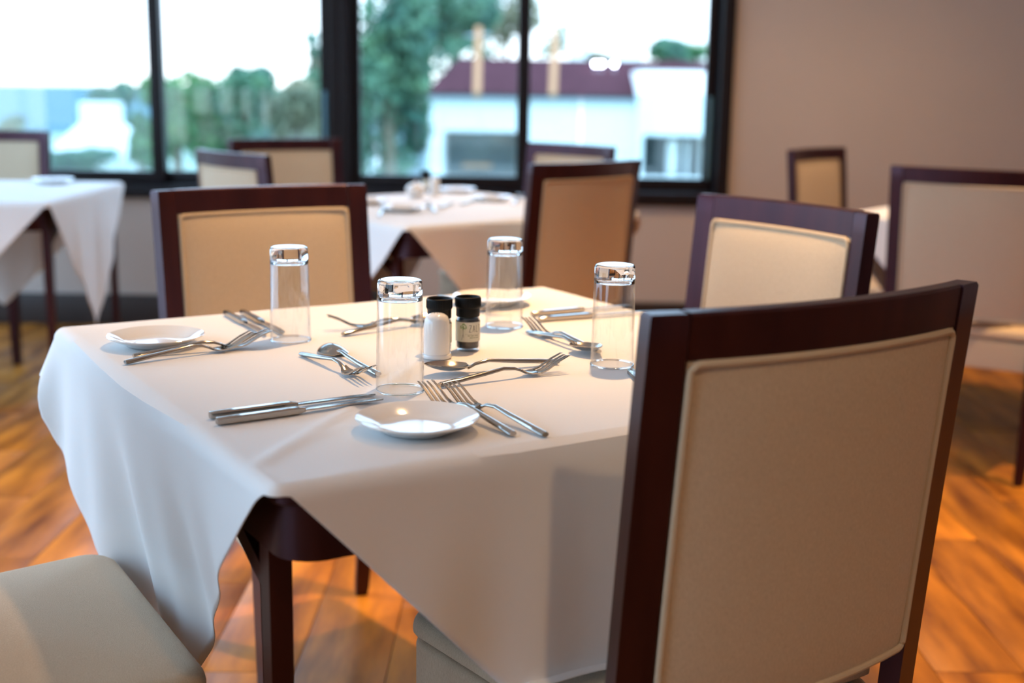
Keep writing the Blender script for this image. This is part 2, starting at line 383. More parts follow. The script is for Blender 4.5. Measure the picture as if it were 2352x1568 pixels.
chair_at(.3225, 1.273, YAW1+PI/2, 'dark wood chair seen from behind, standing over the table corner, back panel piped')
chair_at(.515, 2.392, YAW1+PI, 'dark wood chair with violet sheen and cream back, beyond the chair seen from behind')
chair_at(-.518, 2.572, YAW1-PI/2+.03, 'dark wood chair with golden lit back behind the two table knives and tumbler')
chair_at(-.891, 1.295, YAW1, 'chair of which only the grey beige padded seat shows against the pale blue cloth side')
chair_at(.213, 3.72, Y2+PI/2+.06, 'dark wood chair seen from behind with ochre back, in front of the window table')
chair_at(.217, 4.93, Y2+PI+.05, 'reddish chair half hidden behind the ochre backed chair, under the white building view')
chair_at(-.90, 3.96, Y2, 'chair with bluish grey back and curved shiny top rail beside the window table')
chair_at(-.92, 5.02, Y2-PI/2-.20, 'chair with peach lit back against the window between the two sliding windows')
chair_at(-2.27, 5.45, -PI/2+.03, 'chair with grey green back at the window beyond the white table with hanging corner')
chair_at(1.345, 3.655, math.radians(59), 'tall chair seen from behind with mauve grey back and its seat edge showing')
chair_at(1.184, 4.885, math.radians(-39), 'narrow looking turned chair with yellow lit back in front of the plain wall')

# ------------------------------------------------------------------ tables and cloths
TS = .92
def rrect(hw, hd, r, seg=6):
    pts = []
    for (cx, cy, a0) in ((1, 1, 0), (-1, 1, 90), (-1, -1, 180), (1, -1, 270)):
        for k in range(seg+1):
            a = math.radians(a0+90*k/seg); pts.append((cx*(hw-r)+r*math.cos(a), cy*(hd-r)+r*math.sin(a)))
    return pts
def make_table():
    root = empty('dining_table'); h = TS/2-.004
    P = rrect(h, h, .03)
    def prism(P, z0, z1, b=.003):
        sc_ = lambda q, d: [(x*(1-d/h), y*(1-d/h)) for x, y in q]
        return MB().loft([[(x, y, z0) for x, y in sc_(P, b)], [(x, y, z0+b) for x, y in P], [(x, y, z1-b) for x, y in P], [(x, y, z1) for x, y in sc_(P, b)]])
    prism(P, .730, .7575).build('tabletop', 'wood', root)
    q = rrect(h-.012, h-.012, .045); qi = rrect(h-.034, h-.034, .03)
    MB().loft([[(x, y, .729) for x, y in q], [(x, y, .664) for x, y in q], [(x, y, .664) for x, y in qi], [(x, y, .729) for x, y in qi], [(x, y, .729) for x, y in q]], caps=False).build('apron', 'wood', root)
    for a in (-1, 1):
        for b in (-1, 1):
            cx, cy = a*(h-.026), b*(h-(.085 if b < 0 else .20 if a < 0 else .03)); rings = []
            for z, s in ((0, .010), (.003, .011), (.729, .0135)): rings.append([(cx-s, cy-s, z), (cx+s, cy-s, z), (cx+s, cy+s, z), (cx-s, cy+s, z)])
            MB().loft(rings).build('leg', 'wood', root)
    for a in (-1, 1):
        for b in (-1, 1):
            x = a*(h-.026); q_ = 0 if b < 0 else .115 if a < 0 else -.055; y0, y1 = b*(h-.10-q_), b*(h-.31-q_); t = .009
            MB().loft([[(x-t, y0, .605), (x+t, y0, .605), (x+t, y0, .63), (x-t, y0, .63)], [(x-t, y1, .70), (x+t, y1, .70), (x+t, y1, .725), (x-t, y1, .725)]]).build('brace', 'wood', root)
    return root
table0 = make_table(); tused = [False]
def table_at(c, yaw, label):
    t = table0 if not tused[0] else copy_tree(table0); tused[0] = True
    t.location = (c.x, c.y, 0); t.rotation_euler = (0, 0, yaw); tag(t, label, 'table', 'square dining tables'); return t
def sm(x): x = max(0, min(1, x)); return x*x*(3-2*x)
def tablecloth(c, yaw, label, sides, N=60, wr=None, seats=None, tilt=None, flare=None):
    """sides: hem-drop function per side (F>R, R>B, B>L, L>F), s from 0 to TS; local x = u, y = v"""
    h = TS/2; r = .017; hi = h+.002-r*.2; zt = TZ
    vs = []; fs = []; idx = {}
    for i in range(N+1):
        for j in range(N+1):
            x, y = -hi+2*hi*i/N, -hi+2*hi*j/N; z = zt+(wr(x, y) if wr else 0)
            idx[i, j] = len(vs); vs.append((x, y, z))
    for i in range(N):
        for j in range(N): fs.append((idx[i, j], idx[i+1, j], idx[i+1, j+1], idx[i, j+1]))
    per = []     # (vertex index, normal angle, side, s, corner flag)
    for k in range(4):
        for t in range(N+1):
            if k == 0: vi = idx[t, 0]
            elif k == 1: vi = idx[N, t]
            elif k == 2: vi = idx[N-t, N]
            else: vi = idx[0, N-t]
            ang = -PI/2+k*PI/2
            per.append((vi, ang, k, TS*t/N))
        for q in range(1, 6): per.append((vi, ang+PI/2*q/6, k, TS))
    rows = 22; L = len(per); base = len(vs)
    for (vi, ang, k, s) in per:
        p = vs[vi]; n = (math.cos(ang), math.sin(ang)); tl_ = (tilt[k](s) if callable(tilt[k]) else tilt[k]) if tilt else 0
        hem = sides[k](s); fl_ = flare(k, s) if flare else .03
        st = seats[k] if seats else None
        cf = math.exp(-(min(s, TS-s)/.12)**2)
        for m_ in range(1, rows+1):
            t = hem*m_/rows; arc = r*PI/2
            if t < arc: a = t/r; o = r*math.sin(a); d = r*(1-math.cos(a))
            else: o = r; d = r+(t-arc)
            e = max(0, d-r)
            o += fl_*min(e, .12)+tl_*(1-cf)*sm(min(s, TS-s)/.25)*e
            o += .006*math.sin(s*19+k*2.1)*sm(e/.25)+.003*math.sin(s*47+k)*sm(e/.2)
            if st and st[0] < s < st[1] and d > st[2]:
                ex = d-st[2]; d = st[2]-.004*0+.0; o += ex*.95; d = st[2]+.002*math.sin(ex*40)
            vs.append((p[0]+n[0]*o, p[1]+n[1]*o, zt-d))
    for i in range(L):
        j = (i+1) % L; a, b = per[i][0], per[j][0]
        A, B = base+i*rows, base+j*rows
        if a != b: fs.append((a, b, B, A))
        else: fs.append((a, B, A))
        for m_ in range(rows-1): fs.append((A+m_, B+m_, B+m_+1, A+m_+1))
    o = obj('tablecloth', vs, fs, 'cloth'); o.location = (c.x, c.y, .0005); o.rotation_euler = (0, 0, yaw)
    md = o.modifiers.new('hem_thickness', 'SOLIDIFY'); md.thickness = .0012; md.offset = 1
    tag(o, label, 'tablecloth'); return o
def hemf(e=.025, sl=1.05, top=.5): return lambda s: min(e+sl*min(s, TS-s), top)
def pw(pts):
    def f(s):
        for (a, x), (b, y) in zip(pts, pts[1:]):
            if s <= b: return x+(y-x)*(s-a)/(b-a)
        return pts[-1][1]
    return f
u1, v1 = dirs(YAW1)
def tloc(px, py, z=TZ):
    p = at_z(px, py, z); d = Vector((p.x, p.y))-C1; return Vector((d.dot(u1), d.dot(v1)))
cr = [(tloc(600, 1066), tloc(850, 914)), (tloc(850, 914), tloc(965, 835))]
cr2 = [(tloc(690, 985), tloc(740, 1000), .0007), (tloc(640, 1040), tloc(790, 985), .0009)]
def segd(p, a, b):
    ab = b-a; t = max(0, min(1, (p-a).dot(ab)/ab.dot(ab))); return (p-(a+ab*t)).length
def wrinkle(x, y):
    p = Vector((x, y)); z = 0
    for a, b in cr: z = max(z, .0028*math.exp(-(segd(p, a, b)/.011)**2))
    for a, b, k in cr2: z += k*math.exp(-(segd(p, a, b)/.012)**2)
    return z+.0005*math.sin(x*23+y*9)*math.sin(y*17-x*5)
table_at(C1, YAW1, 'dark wood square table under the white cloth with upturned tumblers, one bare leg showing')
TW1 = tablecloth(C1, YAW1, 'white cloth laid with plates, cutlery and four upturned tumblers',
    [pw([(0, .0185), (.005, .0185), (.27, .302), (.66, .302), (.92, .03)]), hemf(), lambda s: min(.085+.75*(TS-s), .04+1.05*s, .5), pw([(0, .085), (.02, .135), (.04, .185), (.28, .39), (.40, .45), (.50, .40), (.64, .266), (.785, .137), (.90, .032), (.92, .0185)])],
    N=150, wr=wrinkle, seats=[(.285, .755, .2775), None, None, None], tilt=[0, -.25, -.25, lambda s: -.17*sm((s-.18)/.14)],
    flare=lambda k, s: .02+(.40*math.exp(-(s/.035)**2) if k == 3 else .40*math.exp(-((TS-s)/.035)**2) if k == 2 else 0))
table_at(C2, Y2, 'dark wood table below the middle of the window, bare corner and leg showing under cloth')
tablecloth(C2, Y2, 'white cloth on the window table with blurred plates and black capped bottle', [hemf(.02), hemf(.06), hemf(), hemf(.02)], N=40,
    seats=[(.27, .82, .2775), None, None, (.2, .75, .2775)], tilt=[0, -.2, -.2, 0], flare=lambda k, s: .02+(.45*math.exp(-(s/.06)**2) if k == 1 else .45*math.exp(-((TS-s)/.06)**2) if k == 0 else 0))
table_at(C3, Y3, 'dark wood table by the sea view window under a cloth with a long pointed corner')
tablecloth(C3, Y3, 'white cloth with long pointed corner hanging down by the sea view window', [hemf(), hemf(.03, 1.04, .53), hemf(), hemf()], N=40,
    tilt=[0, 0, -.2, 0], flare=lambda k, s: .03)
table_at(C4, Y4, 'dark wood table behind the mauve grey backed chair')
tablecloth(C4, Y4, 'white cloth on the table mostly hidden by the mauve grey backed chair', [hemf(), hemf(), hemf(), hemf()], N=40, seats=[(.2, .75, .2775), None, None, None], tilt=[0, -.2, -.2, -.2])

# ------------------------------------------------------------------ table ware
def ell(c, ax, up, a, b, n=10): return [c+ax*(a*math.cos(2*PI*k/n))+up*(b*math.sin(2*PI*k/n)) for k in range(n)]
XX = Vector((1, 0, 0))
def spine(pts, y):
    for (a, z0), (b, z1) in zip(pts, pts[1:]):
        if y <= b:
            t = (y-a)/(b-a); t = t*t*(3-2*t); return z0+(z1-z0)*t
    return pts[-1][1]
def swept(prof, zf, n=10):
    rings = []
    for i, (y, hw, th) in enumerate(prof):
        d = 1e-3; t = Vector((0, 2*d, zf(y+d)-zf(y-d))).normalized(); up = Vector((0, -t.z, t.y))
        rings.append(ell(Vector((0, y, zf(y))), XX, up, hw, th, n))
    return MB().loft(rings)
def make_fork():
    t = empty('fork')
    zf = lambda y: spine([(0, .0038), (.045, .0075), (.098, .0145), (.118, .0125), (.141, .0030), (.152, .0032), (.205, .0225)], y)
    swept([(0, .0046, .0028), (.003, .0052, .0034), (.03, .0050, .0034), (.07, .0040, .0030), (.10, .0031, .0026), (.118, .0030, .0022), (.128, .0042, .0017), (.134, .0062, .0013)], zf).build('handle', 'steel', t)
    mb = MB(); rings = []
    for y, hw in ((.128, .0042), (.134, .0066), (.140, .0098), (.147, .0116), (.156, .0121)):
        rings.append([(sx_*hw, y, zf(y)+dz+.0016*abs(sx_)**2) for sx_, dz in ((-1, -.0009), (-.5, -.0009), (0, -.0009), (.5, -.0009), (1, -.0009), (1, .0009), (.5, .0009), (0, .0009), (-.5, .0009), (-1, .0009))])
    mb.loft(rings)
    for k in range(4):
        x0 = -.0105+.007*k; rings = []
        for y, hw, th in ((.1545, .0019, .0010), (.165, .0017, .0010), (.185, .0014, .0010), (.200, .0010, .0008), (.204, .0004, .0004)):
            xx = x0*(1-.06*(y-.154)/.05); z = zf(y)+.0014*(abs(x0)/.0105)**2
            rings.append([(xx-hw, y, z-th), (xx+hw, y, z-th), (xx+hw, y, z+th), (xx-hw, y, z+th)])
        mb.loft(rings)
    mb.build('tined_head', 'steel', t); return t
def bowl_w(t): return .0205*math.sin(PI*(t**.82))**.62
def make_spoon(flip=False):
    t = empty('spoon')
    zf = (lambda y: spine([(0, .0038), (.05, .0085), (.105, .0150), (.125, .0120), (.148, .0045), (.172, .0050), (.206, .0115)], y)) if not flip else \
         (lambda y: spine([(0, .0040), (.05, .0040), (.105, .0060), (.125, .0090), (.140, .0090), (.206, .0020)], y))
    swept([(0, .0048, .0028), (.003, .0056, .0034), (.03, .0052, .0034), (.07, .0040, .0030), (.11, .0031, .0026), (.130, .0032, .0022), (.142, .0044, .0015)], zf).build('handle', 'steel', t)
    n, m_ = 14, 10; y0, y1 = .138, .206; vs = []; fs = []
    for side in (0, 1):
        for i in range(n+1):
            q = .03+.955*i/n; y = y0+(y1-y0)*q; hw = bowl_w(q)+.0008
            for j in range(m_+1):
                x = -1+2*j/m_; dep = .0085*(1-x*x)*math.sin(PI*min(1, q*1.02))**.7
                base = spine([(y0, zf(.14)), (y1, zf(.206))], y)
                z = (base+.0045 - dep if not flip else .0015+dep*1.25+.0005)+(.0012 if side else 0)
                vs.append((x*hw, y, max(z, .0009)))
    K = (n+1)*(m_+1)
    for s in (0, 1):
        for i in range(n):
            for j in range(m_):
                a = s*K+i*(m_+1)+j; fs.append((a, a+1, a+m_+2, a+m_+1))
    bd = [j for j in range(m_+1)]+[i*(m_+1)+m_ for i in range(1, n+1)]+[n*(m_+1)+j for j in range(m_-1, -1, -1)]+[i*(m_+1) for i in range(n-1, 0, -1)]
    for i in range(len(bd)):
        a, b = bd[i], bd[(i+1) % len(bd)]; fs.append((a, b, K+b, K+a))
    obj('bowl', vs, fs, 'steel', t); return t
def make_knife():
    t = empty('table_knife')
    rings = []
    for y, hw, th in ((0, .0044, .0036), (.0015, .0052, .0043), (.03, .0053, .0044), (.09, .0056, .0046), (.100, .0054, .0044), (.105, .0042, .0034), (.109, .0040, .0026)):
        rings.append([(a*hw, y, .0047+b*th) for a, b in ((-1, -.6), (-.6, -1), (.6, -1), (1, -.6), (1, .6), (.6, 1), (-.6, 1), (-1, .6))])
    MB().loft(rings).build('handle', 'steel', t)
    rings = []
    for y, l_, r_ in ((.108, -.0042, .0044), (.118, -.0072, .0044), (.15, -.0082, .0046), (.185, -.0082, .0048), (.203, -.0056, .0044), (.211, -.0006, .0034), (.2135, .0010, .0022)):
        rings.append([(l_, y, .0046), ((l_+r_)/2, y, .0042), (r_, y, .0038), (r_, y, .0058), ((l_+r_)/2, y, .0056), (l_, y, .0050)])
    MB().loft(rings).build('blade', 'steel', t); return t
proto = {}
def ware(kind, p_h, p_t, label, group=None, zt=.0, mk=None):
    """lay a piece of cutlery: pixel of the handle end and of the tip (at height zt above the cloth)"""
    a = at_z(*p_h, TZ+.004) if not isinstance(p_h, Vector) else p_h; b = at_z(*p_t, TZ+zt) if not isinstance(p_t, Vector) else p_t
    if kind not in proto: proto[kind] = mk(); t = proto[kind]
    else: t = copy_tree(proto[kind])
    ang = math.atan2(b.y-a.y, b.x-a.x)-PI/2
    print('WARE', kind, label[:40], round((b-a).to_2d().length, 3))
    t.location = (a.x, a.y, TZ+.0022); t.rotation_euler = (0, 0, ang)
    tag(t, label, kind.split('_')[0] if kind != 'table_knife' else 'knife', group); return t
sp_up = lambda: make_spoon(False); sp_dn = lambda: make_spoon(True)
ZF = .0225
ware('fork', (287, 835), (585, 766), 'dinner fork lying outermost of the pair beside the left side plate', 'forks on the laid table', ZF, make_fork)
ware('fork', (306, 820), (560, 768), 'dinner fork lying between its twin and the left side plate', 'forks on the laid table', ZF)
ware('table_knife', (519, 721), (613, 772), 'table knife lying parallel, farther from the tumbler, before the golden lit chair', 'knives on the laid table', .004, make_knife)
ware('table_knife', (557, 719), (655, 771), 'table knife partly behind the tumbler before the golden lit chair', 'knives on the laid table', .004)
ware('spoon_down', (869, 862), (733, 795), 'dessert spoon lying face down with brown domed bowl beside a fork', 'spoons on the laid table', .002, sp_dn)
ware('fork', (692, 815), (832, 840), 'dessert fork beside the face down spoon', 'forks on the laid table', ZF)
def tw(p, q, z=TZ+.004): d = C1+u1*p+v1*q; return Vector((d.x, d.y, z))
ware('fork', tw(.098, .192), tw(-.096, .237), 'dessert fork partly seen through the tumbler next to the salt shaker', 'forks on the laid table', ZF)
ware('spoon_up', tw(-.10, .182), tw(.10, .217), 'dessert spoon with its handle pointing at the face down spoon', 'spoons on the laid table', .012, sp_up)
ware('fork', (1009, 887), (1287, 820), 'dessert fork in front of the dark bottle, over a face up spoon', 'forks on the laid table', ZF)
ware('spoon_up', (1282, 833), (1024, 846), 'dessert spoon face up behind the fork in front of the dark bottle', 'spoons on the laid table', .0105)
ware('fork', (1179, 1000), (979, 881), 'dinner fork tucked close along the rim of the front side plate', 'forks on the laid table', ZF)
ware('fork', (1253, 1002), (1043, 887), 'dinner fork farther from the rim of the front side plate', 'forks on the laid table', ZF)
ware('table_knife', (482, 959), (844, 912), 'table knife of the pair in front, farther from the table corner', 'knives on the laid table', .004)
ware('table_knife', (498, 973), (869, 922), 'table knife of the pair in front, nearer the bare table corner', 'knives on the laid table', .004)
ware('fork', (1376, 810), (1222, 735), 'dessert fork behind the tumbler with bright tines over a spoon', 'forks on the laid table', ZF)
ware('spoon_up', (1213, 764), (1340, 798), 'dessert spoon with dark bowl beside the fork behind the tumbler', 'spoons on the laid table', .0105)
ware('table_knife', (1238, 737), (1440, 721), 'table knife with white shining handle near the back edge of the cloth', 'knives on the laid table', .004)
ware('table_knife', tw(.26, .192), tw(.47, .186), 'table knife hidden behind the white shining knife', 'knives on the laid table', .004)
ware('table_knife', (1448, 857), (1560, 955), 'table knife mostly hidden behind the post of the chair seen from behind', 'knives on the laid table', .004)
ware('fork', tw(.205, .425), tw(.212, .225), 'dinner fork behind the black capped bottles near the far plate', 'forks on the laid table', ZF)

def make_plate():
    mb = MB().lathe([(0, .0042), (.030, .0042), (.046, .0052), (.052, .0080), (.060, .0120), (.0740, .0172), (.0765, .0180), (.0775, .0172), (.0765, .0160), (.062, .0095), (.050, .0035), (.046, .0008), (.042, 0), (.040, .0012), (0, .0016)], 96)
    return mb.build('side_plate', 'porcelain')
pl0 = make_plate(); pl_used = [0]
def plate(v, label, s=.92):
    p = pl0 if not pl_used[0] else pl0.copy()
    if pl_used[0]: COL.objects.link(p)
    pl_used[0] = 1; p.location = v; p.scale = (s, s, s); tag(p, label, 'plate', 'white side plates'); return p
TT = TZ+.0024
def on_t(px, py, z=TZ): v = at_z(px, py, z); return Vector((v.x, v.y, TT))
plate(on_t(358, 771, TZ+.016), 'white side plate at the left end beside two forks')
plate(on_t(959, 960, TZ+.016), 'white side plate reflecting the window, in front of a tumbler and beside two forks')
plate(on_t(1130, 681, TZ+.016), 'white side plate at the far corner behind a tumbler')

def make_tumbler():
    t = empty('tumbler'); H = .145
    ro = lambda z: .0312-(.0312-.0286)*(z/H); th = .0016
    zs = [.0, .004, .02, .05, .08, .108, .120]
    prof = [(ro(0)-th, .0)]+[(ro(z)-(.0005 if z == 0 else 0), z) for z in zs]+[(ro(z)-th, z) for z in zs[::-1]]
    prof = [(ro(0)-th*.8, .0006), (ro(0)-th*.5, .0), (ro(0), .0008)]+[(ro(z), z) for z in zs[1:]]+[(ro(z)-th, z) for z in zs[:0:-1]]+[(ro(0)-th*.8, .0006)]
    MB().lathe(prof, 48).build('wall', 'tumbler', t)
    MB().lathe([(.0001, .1255), (.015, .1252), (.022, .1243), (.0255, .1225), (.0272, .1190), (ro(.118)-.0004, .1185), (ro(.121), .1203), (ro(.141), .141), (.0277, .1437), (.0262, .1448), (.024, .145), (.018, .1444), (.0001, .1442)], 48).build('base', 'solid_glass', t)
    MB().lathe([(ro(0)-.0017, .0006), (ro(0)-.0008, 0), (ro(0)+.0003, .0005), (ro(0)+.0006, .0014), (ro(0)+.0001, .0023), (ro(0)-.0014, .0024), (ro(0)-.0019, .0015), (ro(0)-.0017, .0006)], 48).build('rim', 'solid_glass', t)
    return t
tm0 = make_tumbler(); tm_used = [0]
def tumbler(px, py, label):
    t = tm0 if not tm_used[0] else copy_tree(tm0); tm_used[0] = 1
    t.location = on_t(px, py); tag(t, label, 'glass', 'upturned tumblers'); return t
tumbler(668, 784, 'upturned clear tumbler standing before the golden lit chair back')
tumbler(919, 900, 'upturned clear tumbler next to the white salt shaker')
tumbler(1157.6, 751, 'upturned clear tumbler in front of the far side plate')
tumbler(1405.6, 841.4, 'upturned clear tumbler beside the post of the chair seen from behind')

def make_salt():
    t = empty('salt_shaker')
    MB().lathe([(0, .0006), (.0205, .0006), (.0216, .0018), (.0216, .0052), (.0206, .0068), (.0194, .0072)], 40).build('foot_ring', 'porcelain', t)
    b = MB().lathe([(.0194, .0070), (.0194, .010), (.0192, .035), (.0188, .050), (.0178, .0565), (.0155, .0615), (.011, .0648), (.006, .0662), (.0001, .0666)], 40).build('body', 'porcelain', t)
    for k in range(5):
        a = 2*PI*k/5; MB().lathe([(0, .0002), (.0007, .0002), (.0007, -.0004), (0, -.0004)], 8, (.004*math.cos(a), .004*math.sin(a), .0666)).build('pour_hole', 'ink', b)
    return t
salt = make_salt(); salt.location = on_t(1003, 825); tag(salt, 'white porcelain salt shaker standing before two black capped bottles', 'salt shaker')

def make_bottle(label_on=True):
    t = empty('spice_grinder'); r = .0182
    MB().lathe([(.0001, .0012), (.012, .0010), (.0160, .0004), (.0176, .0016), (r, .0040), (r, .045), (.0176, .0485), (.0158, .0505), (.0150, .0530), (.0146, .0530), (.0150, .0500), (.0164, .0475), (.0168, .045), (.0168, .005), (.0160, .0040), (.0001, .0036)], 40).build('jar', 'tumbler', t)
    MB().lathe([(.0001, .0044), (.0156, .0044), (.0165, .0055), (.0165, .044), (.0155, .048), (.0001, .0495)], 32).build('peppercorns', 'pepper', t)
    c = MB().lathe([(.0148, .0515), (.0172, .0515), (.0178, .0525), (.0178, .0640), (.0186, .0650), (.0192, .0670), (.0192, .0790), (.0186, .0806), (.0176, .0810), (.0166, .0800), (.0160, .0760), (.0001, .0750)], 40).build('grinder_cap', 'cap', t)
    mb = MB()
    for k in range(48):
        a = 2*PI*k/48; mb.box(-.0003, .0003, -.0004, .0004, .0672, .0788)
        for q in range(len(mb.v)-8, len(mb.v)):
            x, y, z = mb.v[q]; x += .0193; mb.v[q] = (x*math.cos(a)-y*math.sin(a), x*math.sin(a)+y*math.cos(a), z)
    mb.build('grip_ribs', 'cap', c)
    lb = MB().loft([[((r+.0003)*math.cos(a), (r+.0003)*math.sin(a), z) for a in [2*PI*k/48 for k in range(48)]] for z in (.0150, .0445)], caps=False).build('label', 'paper', t)
    # printed marks, wrapped on the jar; angle 0 faces -y
    def wrap(mb, name, m, R_):
        mb.v = [((R_+y)*math.sin(x/R_), -(R_+y)*math.cos(x/R_), z) for x, y, z in mb.v]
        return mb.build(name, m, lb, False)
    R_ = r+.0004
    def disc(mb, x, z, rad, n=12):
        mb.add([(x, 0, z)]+[(x+rad*math.cos(2*PI*k/n), 0, z+rad*math.sin(2*PI*k/n)) for k in range(n)], [(0, 1+k, 1+(k+1) % n) for k in range(n)])
    rng = random.Random(3); mb = MB()
    for k in range(26):
        a, q = rng.uniform(0, 2*PI), rng.uniform(0, 1)**.6
        disc(mb, -.0068+.0050*q*math.cos(a), .0380+.0046*q*math.sin(a), rng.uniform(.0005, .0011))
    wrap(mb, 'tree_crown_print', 'leafprint', R_)
    mb = MB()
    for (x0, z0, x1, z1, wd) in ((-.0068, .038, -.0071, .0265, .00022), (-.0071, .0265, -.0092, .0180, .00022), (-.0071, .0265, -.0058, .0215, .00020), (-.0071, .033, -.0045, .0365, .00018)):
        mb.add([(x0-wd, 0, z0), (x0+wd, 0, z0), (x1+wd, 0, z1), (x1-wd, 0, z1)], [(0, 1, 2, 3)])
    wrap(mb, 'tree_trunk_print', 'ink', R_)
    mb = MB()
    def stroke(x0, z0, x1, z1, wd=.00032):
        dx, dz = x1-x0, z1-z0; l_ = math.hypot(dx, dz); nx, nz = -dz/l_*wd, dx/l_*wd; n = 4
        for k in range(n):
            a, b = k/n, (k+1)/n
            mb.add([(x0+dx*a-nx, 0, z0+dz*a-nz), (x0+dx*b-nx, 0, z0+dz*b-nz), (x0+dx*b+nx, 0, z0+dz*b+nz), (x0+dx*a+nx, 0, z0+dz*a+nz)], [(0, 1, 2, 3)])
    zb, zt = .0300, .0400; lw = .0034
    for ch, x in (('Z', .0022), ('A', .0078), ('L', .0138), ('T', .0190)):
        S = {'Z': [(0, 1, 1, 1), (1, 1, 0, 0), (0, 0, 1, 0)], 'A': [(0, 0, .5, 1), (.5, 1, 1, 0), (.2, .36, .8, .36)], 'L': [(0, 1, 0, 0), (0, 0, .9, 0)], 'T': [(0, 1, 1, 1), (.5, 1, .5, 0)]}[ch]
        for a, b, c2, d in S: stroke(x+a*lw, zb+b*(zt-zb), x+c2*lw, zb+d*(zt-zb))
    wrap(mb, 'lettering', 'ink', R_)
    mb = MB()
    def bar(x0, x1, z0, z1):
        n = 8
        for k in range(n): mb.add([(x0+(x1-x0)*k/n, 0, z0), (x0+(x1-x0)*(k+1)/n, 0, z0), (x0+(x1-x0)*(k+1)/n, 0, z1), (x0+(x1-x0)*k/n, 0, z1)], [(0, 1, 2, 3)])
    bar(-.0040, .0200, .0262, .0265)
    for x0, x1, z in ((.0000, .0035, .0238), (.0045, .0100, .0238), (.011, .018, .0238), (.0030, .0080, .0208), (.009, .0115, .0208), (.0125, .0185, .0208)): bar(x0, x1, z, z+.0010)
    wrap(mb, 'small_print', 'olive', R_)
    return t
pb = make_bottle(); p_ = on_t(1074, 806); pb.location = p_
pb.rotation_euler = (0, 0, math.atan2(-p_.x, p_.y)*-1*-1)
tag(pb, 'small black capped pepper grinder with cream ZAL tree label', 'grinder')
pb2 = copy_tree(pb); q_ = tw(-.0225, .0085, TT); pb2.location = q_; pb2.rotation_euler = (0, 0, 2.4)
tag(pb2, 'black capped grinder standing behind the white salt shaker', 'grinder')

# window table ware
def t2(px, py): v = at_z(px, py, TZ); return Vector((v.x, v.y, TT))
plate(t2(925, 487), 'white side plate nearest the bare corner of the window table')
plate(t2(845, 470), 'white side plate on the window table next to the golden lit chair')
plate(t2(1050, 443), 'white side plate at the far side of the window table')
plate(t2(1130, 462), 'white side plate on the window table before the reddish chair')
s2 = copy_tree(salt); s2.location = t2(998, 450); tag(s2, 'white salt shaker in the middle of the window table', 'salt shaker')
g2 = copy_tree(pb); g2.location = t2(978, 442); tag(g2, 'black capped grinder in the middle of the window table', 'grinder')
bw = empty('sugar_bowl', t2(955, 455)); tag(bw, 'small white lidded bowl in the middle of the window table', 'bowl')
MB().lathe([(0, .001), (.020, .001), (.024, .004), (.034, .018), (.036, .030), (.034, .030), (0, .028)], 32).build('bowl', 'porcelain', bw)
MB().lathe([(.0355, .0305), (.034, .036), (.026, .045), (.012, .051), (.005, .053), (.005, .058), (0, .060)], 32).build('lid', 'porcelain', bw)
for i, (a, b, k, lb_) in enumerate([((870, 498), (900, 470), 'fork', 'fork on the window table beside the plate by its bare corner'), ((1010, 478), (1055, 462), 'table_knife', 'knife on the window table right of the salt shaker'),
        ((1060, 470), (1105, 456), 'table_knife', 'knife on the window table toward the reddish chair'), ((1178, 470), (1200, 455), 'fork', 'fork at the window table edge beside the ochre backed chair'), ((1000, 488), (975, 470), 'fork', 'fork on the window table between salt shaker and corner plate')]):
    ware(k, a, b, lb_, 'cutlery on the window table', .004)
# sea table ware
def t3(px, py): v = at_z(px, py, TZ); return Vector((v.x, v.y, TT))
plate(Vector((-1.80, 4.83, TT)), 'white side plate on the table by the sea view', 1.05)
g3 = copy_tree(pb); g3.location = Vector((C3.x, C3.y, TT)); tag(g3, 'small grinder on the table by the sea view', 'grinder')

# ------------------------------------------------------------------ outside
def P(px, py, Y): return at_y(px, py, Y)
GZ = -3.2
g = MB().box(-90, 60, 10, 110, GZ-1, GZ).build('garden_ground', 'ground', None, False); tag(g, 'garden ground below the window', None, kind='structure')
sea = MB().box(-6000, 5000, 110, 8000, -13, -12).build('sea', 'sea', None, False); tag(sea, 'turquoise sea reaching to the horizon', None, kind='structure')
terr = MB().box(-9, 6, YW+WT+.02, 7.75, -.15, -.02).build('terrace', 'gutter', None, False); tag(terr, 'grey terrace slab outside the window', None, kind='structure')
tag(MB().box(XL-5.5, XL-.17, YB, 5.7, -.15, -.02).build('bounce_terrace', 'bounce_tile', None, False), 'added pale terrace bouncing daylight into the glazed left side', None, kind='structure')  # unseen slab added as a reflector for the left glazing
bal = empty('glass_balustrade', (-.8, 7.5, -.02)); tag(bal, 'clear glass balustrade outside the window', 'balustrade')
for i in range(7):
    x0 = -4.9+i*1.22
    box('pane', 'rail_glass', bal, x0+.8-.8, x0+1.20, -.006, .006, .06, 1.155, 0)
    box('clamp', 'gutter', bal, x0+.15, x0+.21, -.025, .025, .0, .10, .004); box('clamp', 'gutter', bal, x0+1.0, x0+1.06, -.025, .025, .0, .10, .004)

